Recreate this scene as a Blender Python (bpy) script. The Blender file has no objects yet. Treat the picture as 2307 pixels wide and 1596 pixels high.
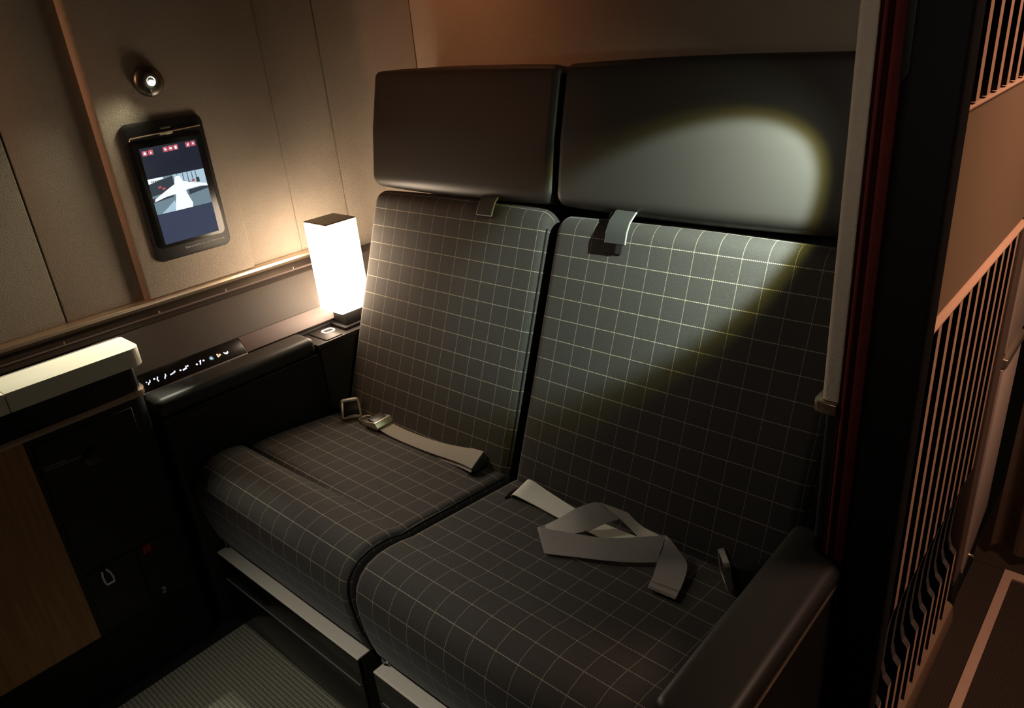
import bpy, bmesh, math, random
from mathutils import Vector, Matrix, noise
random.seed(7)
S = bpy.context.scene
COL = S.collection
PI = math.pi

# ------------------------------------------------------------------ camera
cam_d = bpy.data.cameras.new('camera')
cam = bpy.data.objects.new('camera', cam_d)
COL.objects.link(cam)
CR = [[0.746008, 0.660449, -0.085315], [0.213308, -0.358350, -0.908892], [-0.630850, 0.659842, -0.408211]]          # rows: right, down, forward
cam.matrix_world = Matrix((
    (CR[0][0], -CR[1][0], -CR[2][0], 0.0),
    (CR[0][1], -CR[1][1], -CR[2][1], 0.0),
    (CR[0][2], -CR[1][2], -CR[2][2], 1.35),
    (0, 0, 0, 1)))
cam_d.sensor_width = 36.0
cam_d.lens = 26.2379
cam_d.clip_start = 0.02
S.camera = cam

# ------------------------------------------------------------------ world, exposure
w = bpy.data.worlds.new('world'); S.world = w; w.use_nodes = True
w.node_tree.nodes['Background'].inputs[0].default_value = (0.9, 0.6, 0.42, 1)
w.node_tree.nodes['Background'].inputs[1].default_value = 0.002
S.view_settings.view_transform = 'Standard'
S.view_settings.look = 'None'
S.view_settings.gamma = 1.0
S.view_settings.use_curve_mapping = False
S.view_settings.exposure = 0.0

# ------------------------------------------------------------------ lights of the cabin, one fill added
def lamp(name, kind, loc, power, color, target=None, size=0.05, size_y=None, angle=None, blend=0.2, spec=1.0, spread=180):
    d = bpy.data.lights.new(name, kind)
    d.energy = power; d.color = color
    d.specular_factor = spec
    if kind == 'AREA':
        d.shape = 'RECTANGLE' if size_y else 'SQUARE'
        d.size = size
        if size_y: d.size_y = size_y
        d.spread = math.radians(spread)
    else:
        d.shadow_soft_size = size
    if kind == 'SPOT':
        d.spot_size = math.radians(angle); d.spot_blend = blend
    o = bpy.data.objects.new(name, d); COL.objects.link(o)
    o.location = loc
    if target is not None:
        o.rotation_euler = (Vector(target) - Vector(loc)).to_track_quat('-Z', 'Y').to_euler()
    return o
# warm cabin mood light, aisle lights and an added fill; the reading lights and the table lamp carry their own
lamp('mood_light_front', 'AREA', (-1.8565, -0.25, 1.62), 0.9, (1.0, 0.45, 0.23), (-1.862, 0.66, 1.14), 0.012, 0.4, spread=70)
lamp('mood_light_cove', 'AREA', (-1.48, 1.20, 2.0), 0.38, (1.0, 0.36, 0.15), (-1.42, 1.46, 1.4), 0.3, 0.05, spread=70)
lamp('entry_downlight', 'SPOT', (-0.85, -0.25, 2.08), 52, (1.0, 0.95, 0.82), (-0.98, 0.38, 0.1), 0.03, angle=40, blend=1.0)
lamp('added_wing_fill', 'AREA', (-0.22, -0.9, 1.7), 0.17, (1.0, 0.86, 0.70), (-0.3, 0.9, 1.2), 0.15, 0.15, spread=40)  # added fill that lightens the cream wing, no fixture there
lamp('aisle_light', 'AREA', (0.45, 1.38, 2.0), 4.1, (1.0, 0.64, 0.46), (-0.15, 1.40, 0.55), 0.12, 0.5, spread=85)
lamp('aisle_light_rear', 'AREA', (0.45, 2.05, 1.7), 4.0, (1.0, 0.58, 0.42), (-0.1, 1.8, 0.3), 0.12, 0.5)

# ------------------------------------------------------------------ materials
def M(name, col, rough=0.5, metal=0.0, spec=0.5, bump=None, var=0.0, vscale=20.0, emit=None, estr=0.0):
    m = bpy.data.materials.new(name); m.use_nodes = True
    nt = m.node_tree; b = nt.nodes['Principled BSDF']
    b.inputs['Base Color'].default_value = (*col, 1)
    b.inputs['Roughness'].default_value = rough
    b.inputs['Metallic'].default_value = metal
    b.inputs['Specular IOR Level'].default_value = spec
    tc = nt.nodes.new('ShaderNodeTexCoord')
    if var > 0:
        n = nt.nodes.new('ShaderNodeTexNoise'); n.inputs['Scale'].default_value = vscale
        n.inputs['Detail'].default_value = 4
        nt.links.new(tc.outputs['Object'], n.inputs['Vector'])
        mx = nt.nodes.new('ShaderNodeMix'); mx.data_type = 'RGBA'
        mx.inputs[6].default_value = (*[c * (1 - var) for c in col], 1)
        mx.inputs[7].default_value = (*[min(1, c * (1 + var)) for c in col], 1)
        nt.links.new(n.outputs['Fac'], mx.inputs[0])
        nt.links.new(mx.outputs[2], b.inputs['Base Color'])
    if bump:
        sc, strength, dist, rot = bump
        mp = nt.nodes.new('ShaderNodeMapping')
        mp.inputs['Scale'].default_value = sc; mp.inputs['Rotation'].default_value = rot
        nt.links.new(tc.outputs['Object'], mp.inputs['Vector'])
        n2 = nt.nodes.new('ShaderNodeTexNoise'); n2.inputs['Scale'].default_value = 1.0
        n2.inputs['Detail'].default_value = 3; n2.inputs['Roughness'].default_value = 0.55
        nt.links.new(mp.outputs[0], n2.inputs['Vector'])
        bp = nt.nodes.new('ShaderNodeBump'); bp.inputs['Strength'].default_value = strength
        bp.inputs['Distance'].default_value = dist
        nt.links.new(n2.outputs['Fac'], bp.inputs['Height'])
        nt.links.new(bp.outputs[0], b.inputs['Normal'])
    if emit:
        b.inputs['Emission Color'].default_value = (*emit, 1)
        b.inputs['Emission Strength'].default_value = estr
    return m

def math_node(nt, op, a, bval=None, c=None):
    n = nt.nodes.new('ShaderNodeMath'); n.operation = op
    for i, v in enumerate((a, bval, c)):
        if v is None: continue
        if isinstance(v, (int, float)): n.inputs[i].default_value = v
        else: nt.links.new(v, n.inputs[i])
    return n.outputs[0]

def fabric_mat():
    # dark wool with a woven grid: coarse dotted threads across, fine threads along
    m = bpy.data.materials.new('check_fabric'); m.use_nodes = True
    nt = m.node_tree; b = nt.nodes['Principled BSDF']
    uv = nt.nodes.new('ShaderNodeUVMap'); uv.uv_map = 'UVMap'
    sp = nt.nodes.new('ShaderNodeSeparateXYZ'); nt.links.new(uv.outputs[0], sp.inputs[0])
    U, V = sp.outputs[0], sp.outputs[1]
    dv = math_node(nt, 'PINGPONG', V, 0.0445 / 2)
    du = math_node(nt, 'PINGPONG', U, 0.0465 / 2)
    lh = math_node(nt, 'LESS_THAN', dv, 0.00075)
    doth = math_node(nt, 'GREATER_THAN', math_node(nt, 'PINGPONG', U, 0.0018), 0.0007)
    lv = math_node(nt, 'LESS_THAN', du, 0.00052)
    dotv = math_node(nt, 'GREATER_THAN', math_node(nt, 'PINGPONG', V, 0.0014), 0.0004)
    h = math_node(nt, 'MULTIPLY', lh, doth)
    v = math_node(nt, 'MULTIPLY', math_node(nt, 'MULTIPLY', lv, dotv), 0.70)
    msk = math_node(nt, 'MAXIMUM', h, v)
    tc = nt.nodes.new('ShaderNodeTexCoord')
    n = nt.nodes.new('ShaderNodeTexNoise'); n.inputs['Scale'].default_value = 420; n.inputs['Detail'].default_value = 2
    nt.links.new(tc.outputs['Object'], n.inputs['Vector'])
    base = nt.nodes.new('ShaderNodeMix'); base.data_type = 'RGBA'
    base.inputs[6].default_value = (0.029, 0.026, 0.0235, 1); base.inputs[7].default_value = (0.064, 0.058, 0.053, 1)
    nt.links.new(n.outputs['Fac'], base.inputs[0])
    mx = nt.nodes.new('ShaderNodeMix'); mx.data_type = 'RGBA'
    nt.links.new(msk, mx.inputs[0]); nt.links.new(base.outputs[2], mx.inputs[6])
    mx.inputs[7].default_value = (0.42, 0.37, 0.275, 1)
    nt.links.new(mx.outputs[2], b.inputs['Base Color'])
    b.inputs['Roughness'].default_value = 0.85
    b.inputs['Specular IOR Level'].default_value = 0.25
    b.inputs['Sheen Weight'].default_value = 0.12
    b.inputs['Sheen Roughness'].default_value = 0.4
    hb = math_node(nt, 'MULTIPLY_ADD', msk, 0.8, n.outputs['Fac'])
    bp = nt.nodes.new('ShaderNodeBump'); bp.inputs['Strength'].default_value = 0.35; bp.inputs['Distance'].default_value = 0.0007
    nt.links.new(hb, bp.inputs['Height']); nt.links.new(bp.outputs[0], b.inputs['Normal'])
    return m

def carpet_mat(name, c1, c2, px, py):
    m = bpy.data.materials.new(name); m.use_nodes = True
    nt = m.node_tree; b = nt.nodes['Principled BSDF']
    tc = nt.nodes.new('ShaderNodeTexCoord')
    sp = nt.nodes.new('ShaderNodeSeparateXYZ'); nt.links.new(tc.outputs['Object'], sp.inputs[0])
    nz = nt.nodes.new('ShaderNodeTexNoise'); nz.inputs['Scale'].default_value = 160
    nt.links.new(tc.outputs['Object'], nz.inputs['Vector'])
    a = math_node(nt, 'ABSOLUTE', math_node(nt, 'SINE', math_node(nt, 'MULTIPLY', sp.outputs[0], PI / px)))
    row = math_node(nt, 'ABSOLUTE', math_node(nt, 'SINE', math_node(nt, 'MULTIPLY', sp.outputs[1], PI / py)))
    h = math_node(nt, 'MULTIPLY', math_node(nt, 'MULTIPLY_ADD', a, 0.55, 0.35), math_node(nt, 'POWER', row, 0.8))
    h = math_node(nt, 'MULTIPLY_ADD', nz.outputs['Fac'], 0.5, h)
    mx = nt.nodes.new('ShaderNodeMix'); mx.data_type = 'RGBA'
    mx.inputs[6].default_value = (*c1, 1); mx.inputs[7].default_value = (*c2, 1)
    nt.links.new(math_node(nt, 'MULTIPLY', h, 0.75), mx.inputs[0]); nt.links.new(mx.outputs[2], b.inputs['Base Color'])
    b.inputs['Roughness'].default_value = 0.95; b.inputs['Specular IOR Level'].default_value = 0.1
    bp = nt.nodes.new('ShaderNodeBump'); bp.inputs['Strength'].default_value = 0.8; bp.inputs['Distance'].default_value = 0.002
    nt.links.new(h, bp.inputs['Height']); nt.links.new(bp.outputs[0], b.inputs['Normal'])
    return m

def wood_mat():
    m = bpy.data.materials.new('warm_wood'); m.use_nodes = True
    nt = m.node_tree; b = nt.nodes['Principled BSDF']
    tc = nt.nodes.new('ShaderNodeTexCoord'); mp = nt.nodes.new('ShaderNodeMapping')
    mp.inputs['Scale'].default_value = (90, 90, 5)
    nt.links.new(tc.outputs['Object'], mp.inputs['Vector'])
    n = nt.nodes.new('ShaderNodeTexNoise'); n.inputs['Scale'].default_value = 1.2; n.inputs['Detail'].default_value = 5
    nt.links.new(mp.outputs[0], n.inputs['Vector'])
    cr = nt.nodes.new('ShaderNodeValToRGB')
    cr.color_ramp.elements[0].position = 0.3; cr.color_ramp.elements[0].color = (0.30, 0.135, 0.05, 1)
    cr.color_ramp.elements[1].position = 0.75; cr.color_ramp.elements[1].color = (0.44, 0.215, 0.085, 1)
    nt.links.new(n.outputs['Fac'], cr.inputs[0]); nt.links.new(cr.outputs[0], b.inputs['Base Color'])
    b.inputs['Roughness'].default_value = 0.5
    return m

m_fab = fabric_mat()
m_wallL = M('wall_embossed', (0.41, 0.352, 0.288), 0.8, spec=0.15, bump=((900, 300, 680), 1.0, 0.0038, (0.5, 0, 0)), var=0.05, vscale=6)
m_wallB = M('wall_back_embossed', (0.46, 0.39, 0.31), 0.8, spec=0.15, bump=((300, 900, 800), 0.8, 0.0024, (0, 0.15, 0)), var=0.05, vscale=6)
m_leather = M('black_leather', (0.029, 0.025, 0.022), 0.47, spec=0.48, bump=((900, 900, 900), 0.10, 0.0004, (0, 0, 0)))
m_arm = M('armrest_leather', (0.024, 0.021, 0.018), 0.45, spec=0.4, bump=((800, 800, 800), 0.10, 0.0004, (0, 0, 0)))
m_valance = M('valance_leather', (0.068, 0.057, 0.050), 0.58, spec=0.35, bump=((450, 450, 450), 0.45, 0.001, (0, 0, 0)))
m_black = M('black_plastic', (0.012, 0.011, 0.011), 0.5, spec=0.3, bump=((600, 600, 600), 0.08, 0.0004, (0, 0, 0)))
m_gloss = M('black_gloss', (0.008, 0.007, 0.007), 0.22, spec=0.4, var=0.1)
m_dark = M('dark_satin', (0.030, 0.025, 0.023), 0.4, spec=0.4, var=0.08)
m_band = M('hinge_band', (0.030, 0.023, 0.019), 0.38, spec=0.4, var=0.08)
m_rail = M('champagne_metal', (0.72, 0.58, 0.44), 0.34, metal=0.85, var=0.05)
m_bronze = M('bronze_metal', (0.42, 0.31, 0.22), 0.32, metal=0.9, var=0.08)
m_steel = M('brushed_steel', (0.70, 0.66, 0.58), 0.34, metal=0.9, bump=((900, 900, 900), 0.25, 0.0004, (0, 0, 0)), var=0.06, vscale=500)
m_strip = M('grained_metal_strip', (0.72, 0.66, 0.57), 0.55, metal=0.25, bump=((700, 700, 700), 0.5, 0.0008, (0, 0, 0)), var=0.12, vscale=700)
m_mauve = M('mauve_satin', (0.15, 0.112, 0.108), 0.55, metal=0.0, var=0.05)
m_white = M('white_solid_surface', (0.80, 0.76, 0.64), 0.42, spec=0.4, var=0.02)
m_wood = wood_mat()
def webbing_mat():
    m = M('belt_webbing_dark', (0.40, 0.365, 0.34), 0.6, spec=0.4, var=0.06, vscale=60)
    nt = m.node_tree; uv = nt.nodes.new('ShaderNodeUVMap'); uv.uv_map = 'UVMap'
    sp = nt.nodes.new('ShaderNodeSeparateXYZ'); nt.links.new(uv.outputs[0], sp.inputs[0])
    h = math_node(nt, 'ABSOLUTE', math_node(nt, 'SINE', math_node(nt, 'MULTIPLY', sp.outputs[0], PI / 0.0019)))
    bp = nt.nodes.new('ShaderNodeBump'); bp.inputs['Strength'].default_value = 0.5; bp.inputs['Distance'].default_value = 0.0006
    nt.links.new(h, bp.inputs['Height']); nt.links.new(bp.outputs[0], nt.nodes['Principled BSDF'].inputs['Normal'])
    return m
m_web_d = webbing_mat()
m_web_l = M('belt_webbing_light', (0.88, 0.82, 0.68), 0.8, spec=0.2, bump=((650, 650, 650), 1.0, 0.002, (0, 0, 0)), var=0.35, vscale=650)
m_web_t = M('belt_webbing_sheen', (0.66, 0.60, 0.52), 0.55, spec=0.4, bump=((900, 900, 900), 0.5, 0.0008, (0, 0, 0)), var=0.12, vscale=500)
m_web_m = M('belt_webbing_tan', (0.27, 0.24, 0.205), 0.85, spec=0.2, bump=((800, 800, 800), 0.6, 0.001, (0, 0, 0)), var=0.15, vscale=700)
m_pale = M('pale_hook_metal', (0.80, 0.74, 0.72), 0.45, spec=0.5, var=0.05)
m_thread = M('belt_thread', (0.42, 0.37, 0.31), 0.8, var=0.1)
m_tab = M('grey_leather_tab', (0.045, 0.045, 0.042), 0.8, spec=0.15, bump=((900, 900, 900), 0.1, 0.0004, (0, 0, 0)))
m_edge = M('pale_edge', (0.34, 0.33, 0.30), 0.4, spec=0.5, var=0.05)
m_red = M('red_felt', (0.15, 0.028, 0.024), 0.85, spec=0.15, bump=((900, 900, 30), 0.6, 0.001, (0, 0, 0)), var=0.25, vscale=30)
m_redd = M('dark_red_felt', (0.030, 0.004, 0.004), 0.9, spec=0.1, bump=((900, 900, 30), 0.6, 0.001, (0, 0, 0)), var=0.2, vscale=30)
m_cream = M('cream_suede', (0.62, 0.53, 0.43), 0.9, spec=0.15, bump=((260, 260, 260), 0.8, 0.002, (0, 0, 0)), var=0.1, vscale=120)
m_copper = M('copper_slat', (0.72, 0.41, 0.27), 0.5, metal=0.1, var=0.06)
m_lip = M('dark_brown_lip', (0.12, 0.085, 0.07), 0.5, var=0.1)
m_notch = M('painted_recess_shade', (0.06, 0.046, 0.041), 0.6, var=0.06)  # shade inside the vent notch, put into a darker slat colour
m_tan = M('tan_satin_panel', (0.40, 0.255, 0.155), 0.45, metal=0.25, var=0.04, vscale=3)
m_post = M('brown_satin_post', (0.16, 0.10, 0.075), 0.5, var=0.05)
m_pink = M('pale_rose_shell', (0.60, 0.45, 0.37), 0.45, var=0.03)
m_skirt = M('brown_skirting', (0.22, 0.13, 0.08), 0.45, var=0.1)
m_strip_fl = M('floor_strip_metal', (0.55, 0.34, 0.25), 0.5, metal=0.3, var=0.08)
m_curtain = M('brown_curtain', (0.20, 0.125, 0.085), 0.95, spec=0.1, bump=((300, 300, 300), 0.4, 0.001, (0, 0, 0)), var=0.12, vscale=30)
m_carpet = carpet_mat('ribbed_carpet', (0.030, 0.028, 0.020), (0.30, 0.285, 0.22), 0.0080, 0.0095)
m_aislec = carpet_mat('aisle_carpet', (0.022, 0.015, 0.011), (0.055, 0.038, 0.027), 0.006, 0.006)
m_plinth = M('floor_black', (0.010, 0.009, 0.009), 0.6, spec=0.2, var=0.1)
m_ceil = M('ceiling_liner', (0.20, 0.17, 0.145), 0.8, var=0.04)
m_shade = M('lamp_shade_glow', (0.95, 0.90, 0.80), 0.5, emit=(1.0, 0.775, 0.55), estr=19)
m_cap = M('lamp_cap', (0.22, 0.17, 0.12), 0.35, metal=0.5, var=0.05)
m_led = M('led_lens', (1, 1, 1), 0.2, emit=(1.0, 1.0, 0.86), estr=60.0)
m_dish = M('gunmetal_dish', (0.15, 0.145, 0.125), 0.36, metal=0.95, var=0.05)
m_icon = M('icon_glow', (0.8, 0.85, 1), 0.4, emit=(0.72, 0.80, 1.0), estr=1.0)
m_iconw = M('icon_glow_warm', (1, 0.85, 0.7), 0.4, emit=(1.0, 0.72, 0.50), estr=0.75)
m_iconc = M('icon_glow_cyan', (0.5, 0.8, 1), 0.4, emit=(0.42, 0.70, 0.80), estr=0.7)
m_moon = M('icon_glow_bright', (0.9, 1, 1), 0.4, emit=(0.85, 0.97, 1.0), estr=1.4)
m_ringw = M('ring_glow', (1, 0.95, 0.85), 0.4, emit=(1.0, 0.90, 0.72), estr=1.0)
m_print = M('grey_print', (0.16, 0.15, 0.16), 0.7, var=0.1)
m_print2 = M('white_print', (0.55, 0.53, 0.50), 0.7, var=0.1)
m_redtag = M('red_tag', (0.26, 0.008, 0.007), 0.6, var=0.1)
def scr(name, col, e): return M(name, (0.01, 0.01, 0.012), 0.12, spec=0.5, emit=col, estr=e)
m_scr_bg = scr('screen_navy', (0.014, 0.017, 0.030), 1.0)
m_scr_lo = scr('screen_slate', (0.040, 0.052, 0.095), 1.0)
m_scr_pink = scr('screen_pink', (0.50, 0.10, 0.14), 1.0)
m_scr_white = scr('screen_white', (0.92, 0.97, 1.0), 1.05)
m_scr_pale = scr('screen_pale', (0.42, 0.58, 0.70), 1.0)
m_scr_mid = scr('screen_tarmac', (0.16, 0.24, 0.29), 1.0)
m_scr_dk = scr('screen_shadow', (0.035, 0.045, 0.06), 1.0)
m_scr_red = scr('screen_red', (0.42, 0.09, 0.10), 1.0)

# ------------------------------------------------------------------ helpers
def link(name, me, mat=None, parent=None):
    o = bpy.data.objects.new(name, me); COL.objects.link(o)
    if mat is not None:
        for mm in (mat if isinstance(mat, (list, tuple)) else [mat]): me.materials.append(mm)
    if parent is not None:
        o.parent = parent
        if parent.type == 'EMPTY': o.location = -parent.location
    return o
def shade(me, angle=40):
    for p in me.polygons: p.use_smooth = True
    try: me.set_sharp_from_angle(angle=math.radians(angle))
    except Exception: pass
def from_bm(name, bm, mat, parent=None, angle=40):
    bmesh.ops.recalc_face_normals(bm, faces=bm.faces)
    me = bpy.data.meshes.new(name); bm.to_mesh(me); bm.free(); shade(me, angle)
    return link(name, me, mat, parent)
def thing(name, loc, label, cat, group=None):
    o = bpy.data.objects.new(name, None); COL.objects.link(o); o.location = loc
    o.empty_display_size = 0.05
    o['label'] = label; o['category'] = cat
    if group: o['group'] = group
    return o
def tag(o, label, cat, group=None):
    o['label'] = label; o['category'] = cat
    if group: o['group'] = group
    return o
def structure(name, loc=(0, 0, 0)):
    o = bpy.data.objects.new(name, None); COL.objects.link(o); o.location = loc; o['kind'] = 'structure'
    o.empty_display_size = 0.05
    return o
def bm_box(bm, x0, x1, y0, y1, z0, z1, r=0.0, seg=3):
    ret = bmesh.ops.create_cube(bm, size=1.0)
    vs = ret['verts']
    for v in vs:
        v.co = Vector(((x0 + x1) / 2 + v.co.x * (x1 - x0), (y0 + y1) / 2 + v.co.y * (y1 - y0), (z0 + z1) / 2 + v.co.z * (z1 - z0)))
    if r > 0:
        es = list({e for v in vs for e in v.link_edges})
        bmesh.ops.bevel(bm, geom=es, offset=r, segments=seg, profile=0.5, affect='EDGES')
def box(name, x0, x1, y0, y1, z0, z1, mat, parent=None, r=0.0, seg=3):
    bm = bmesh.new(); bm_box(bm, x0, x1, y0, y1, z0, z1, r, seg)
    return from_bm(name, bm, mat, parent)
def prism(name, pts, axis, a, b, mat, parent=None, r=0.0, angle=35):
    """extrude the closed 2D outline along an axis; pts: axis x -> (y,z), y -> (x,z), z -> (x,y)"""
    bm = bmesh.new()
    def P(p, t):
        return {'x': (t, p[0], p[1]), 'y': (p[0], t, p[1]), 'z': (p[0], p[1], t)}[axis]
    va = [bm.verts.new(P(p, a)) for p in pts]; vb = [bm.verts.new(P(p, b)) for p in pts]
    n = len(pts)
    bm.faces.new(va); bm.faces.new(vb[::-1])
    for i in range(n): bm.faces.new((va[i], vb[i], vb[(i + 1) % n], va[(i + 1) % n]))
    if r > 0:
        bmesh.ops.bevel(bm, geom=list(bm.edges), offset=r, segments=2, profile=0.5, affect='EDGES', clamp_overlap=True)
    return from_bm(name, bm, mat, parent, angle)
def tube(name, pts, rad, mat, parent=None, sides=8, closed=False):
    bm = bmesh.new(); P = [Vector(p) for p in pts]; n = len(P); rings = []
    up0 = None
    for i, p in enumerate(P):
        a = P[(i - 1) % n] if (closed or i > 0) else p
        c = P[(i + 1) % n] if (closed or i < n - 1) else p
        t = (c - a).normalized()
        if up0 is None:
            up0 = t.orthogonal().normalized()
        u = (up0 - t * up0.dot(t)).normalized(); up0 = u
        v = t.cross(u)
        rings.append([bm.verts.new(p + (u * math.cos(2 * PI * k / sides) + v * math.sin(2 * PI * k / sides)) * rad) for k in range(sides)])
    m = n if closed else n - 1
    for i in range(m):
        A, B = rings[i], rings[(i + 1) % n]
        for k in range(sides): bm.faces.new((A[k], A[(k + 1) % sides], B[(k + 1) % sides], B[k]))
    if not closed:
        bm.faces.new(rings[0][::-1]); bm.faces.new(rings[-1])
    return from_bm(name, bm, mat, parent, 60)
def fillet(pts, radii, seg=6):
    """round the corners of a closed outline"""
    out = []; n = len(pts)
    for i in range(n):
        p = Vector(pts[i]); a = Vector(pts[i - 1]); c = Vector(pts[(i + 1) % n]); r = radii[i] if isinstance(radii, (list, tuple)) else radii
        if r <= 0: out.append(tuple(p)); continue
        d1 = (a - p); d2 = (c - p); l1, l2 = d1.length, d2.length; d1.normalize(); d2.normalize()
        ang = d1.angle(d2); t = min(r / math.tan(ang / 2), l1 * 0.49, l2 * 0.49); rr = t * math.tan(ang / 2)
        ctr = p + (d1 + d2).normalized() * (rr / math.sin(ang / 2))
        s = p + d1 * t - ctr; e = p + d2 * t - ctr
        tot = s.angle(e)
        for k in range(seg + 1):
            f = k / seg
            v = (s * math.sin((1 - f) * tot) + e * math.sin(f * tot)) / math.sin(tot) if tot > 1e-4 else s
            out.append(tuple(ctr + v))
    return out
def rrect(a0, a1, b0, b1, r, seg=6):
    return fillet([(a0, b0), (a1, b0), (a1, b1), (a0, b1)], r, seg)
def resample(prof, step):
    out = []; n = len(prof)
    for i in range(n):
        a = Vector(prof[i]); b = Vector(prof[(i + 1) % n]); l = (b - a).length
        k = max(1, int(math.ceil(l / step)))
        for j in range(k): out.append(tuple(a.lerp(b, j / k)))
    return out
def cushion(name, prof, x0, x1, r, mat, parent=None, u_off=0.0, v_off=0.0, crown=0.0, nx=14, nr=6, soft=0.0, dent=None):
    """sweep a side outline (y,z) across x with rounded ends; UV in metres along the surface"""
    P = [Vector((0, p[0], p[1])) for p in prof]; n = len(P)
    ar = sum(P[i].y * P[(i + 1) % n].z - P[(i + 1) % n].y * P[i].z for i in range(n))
    sg = 1 if ar > 0 else -1
    N = []
    for i in range(n):
        t = (P[(i + 1) % n] - P[i - 1]).normalized()
        N.append(Vector((0, t.z, -t.y)) * sg)
    V = [0.0]
    for i in range(n): V.append(V[-1] + (P[(i + 1) % n] - P[i]).length)
    secs = []
    for k in range(nr):
        th = (PI / 2) * (1 - k / nr)
        secs.append((x0 + r * (1 - math.sin(th)), r * (1 - math.cos(th)), x0 + r - r * th))
    for k in range(nx + 1):
        x = x0 + r + (x1 - x0 - 2 * r) * k / nx
        secs.append((x, 0.0, x))
    for k in range(1, nr + 1):
        th = (PI / 2) * k / nr
        secs.append((x1 - r * (1 - math.sin(th)), r * (1 - math.cos(th)), x1 - r + r * th))
    bm = bmesh.new(); uvl = bm.loops.layers.uv.new('UVMap'); grid = []
    for (x, ins, u) in secs:
        f = (x - x0) / (x1 - x0); cr = crown * (1 - (2 * f - 1) ** 2)
        row = []
        for i in range(n):
            q = P[i] + N[i] * (cr - ins)
            if soft: q = q + N[i] * (noise.noise(Vector((x * 7, P[i].y * 7, P[i].z * 7))) * soft)
            if dent: q = q + Vector((0, 0, dent(x, q.y, q.z)))
            row.append(bm.verts.new((x, q.y, q.z)))
        grid.append(row)
    for j in range(len(secs) - 1):
        for i in range(n):
            i2 = (i + 1) % n
            f = bm.faces.new((grid[j][i], grid[j + 1][i], grid[j + 1][i2], grid[j][i2]))
            for l, (uu, vv) in zip(f.loops, ((secs[j][2], V[i]), (secs[j + 1][2], V[i]), (secs[j + 1][2], V[i + 1]), (secs[j][2], V[i + 1]))):
                l[uvl].uv = (uu + u_off, vv + v_off)
    f1 = bm.faces.new(grid[0]); f2 = bm.faces.new(grid[-1][::-1])
    for f in (f1, f2):
        for l in f.loops: l[uvl].uv = (0.0233, 0.0222)
    return from_bm(name, bm, mat, parent, 70)
def ribbon(name, L, U, th, mats, parent, sub=6, lift=0.0):
    """a strap between two edge polylines: top and underside can differ in material"""
    def spl(P):
        P = [Vector(p) for p in P]; out = []
        for i in range(len(P) - 1):
            p0 = P[max(i - 1, 0)]; p1 = P[i]; p2 = P[i + 1]; p3 = P[min(i + 2, len(P) - 1)]
            for k in range(sub):
                t = k / sub
                out.append(0.5 * ((2 * p1) + (p2 - p0) * t + (2 * p0 - 5 * p1 + 4 * p2 - p3) * t * t + (3 * p1 - p0 - 3 * p2 + p3) * t ** 3))
        out.append(P[-1]); return out
    A, B = spl(L), spl(U); n = len(A); bm = bmesh.new(); rows = []
    uvl = bm.loops.layers.uv.new('UVMap'); cum = [0.0]
    for i in range(1, n): cum.append(cum[-1] + ((A[i] + B[i]) / 2 - (A[i - 1] + B[i - 1]) / 2).length)
    for i in range(n):
        t = (A[min(i + 1, n - 1)] - A[max(i - 1, 0)]) + (B[min(i + 1, n - 1)] - B[max(i - 1, 0)])
        wv = B[i] - A[i]; nn = t.cross(wv)
        nn = nn.normalized() if nn.length > 1e-9 else Vector((0, 0, 1))
        up = Vector((0, 0, lift))
        row = []
        for s in (0, 1):
            for k in range(5):
                p = A[i].lerp(B[i], k / 4) + up + nn * (th if s == 0 else 0)
                row.append(bm.verts.new(p))
        rows.append(row)
    for i in range(n - 1):
        a, b = rows[i], rows[i + 1]
        for k in range(4):
            f = bm.faces.new((a[k], b[k], b[k + 1], a[k + 1])); f.material_index = 0
            f = bm.faces.new((a[5 + k], a[6 + k], b[6 + k], b[5 + k])); f.material_index = 1 if len(mats) > 1 else 0
        bm.faces.new((a[0], a[5], b[5], b[0])); bm.faces.new((a[4], b[4], b[9], a[9]))
    where = {v: (cum[i], (k % 5) / 4) for i, rw in enumerate(rows) for k, v in enumerate(rw)}
    for f in bm.faces:
        for l in f.loops: l[uvl].uv = where[l.vert]
    for a in (rows[0], rows[-1]):
        for k in range(4): bm.faces.new((a[k], a[k + 1], a[6 + k], a[5 + k]))
    me_mats = list(mats)
    return from_bm(name, bm, me_mats, parent, 50)
def polyplate(name, pts3, nrm, th, mat, parent=None):
    """thin plate from a planar 3D outline"""
    bm = bmesh.new(); nv = Vector(nrm).normalized() * th
    a = [bm.verts.new(Vector(p)) for p in pts3]; b = [bm.verts.new(Vector(p) + nv) for p in pts3]; n = len(a)
    bm.faces.new(a[::-1]); bm.faces.new(b)
    for i in range(n): bm.faces.new((a[i], a[(i + 1) % n], b[(i + 1) % n], b[i]))
    return from_bm(name, bm, mat, parent, 35)
def text(name, body, size, origin, right, up, mat, parent=None, align='LEFT', depth=0.0002):
    cu = bpy.data.curves.new(name, 'FONT'); cu.body = body; cu.size = size; cu.align_x = align; cu.extrude = depth
    tmp = bpy.data.objects.new('tmp_text', cu); COL.objects.link(tmp)
    bpy.context.view_layer.update()
    me = bpy.data.meshes.new_from_object(tmp.evaluated_get(bpy.context.evaluated_depsgraph_get()))
    bpy.data.objects.remove(tmp)
    r = Vector(right).normalized(); u = Vector(up).normalized(); nn = r.cross(u)
    mt = Matrix((( r.x, u.x, nn.x, origin[0]), (r.y, u.y, nn.y, origin[1]), (r.z, u.z, nn.z, origin[2]), (0, 0, 0, 1)))
    me.transform(mt); me.materials.clear()
    return link(name, me, mat, parent)

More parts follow.
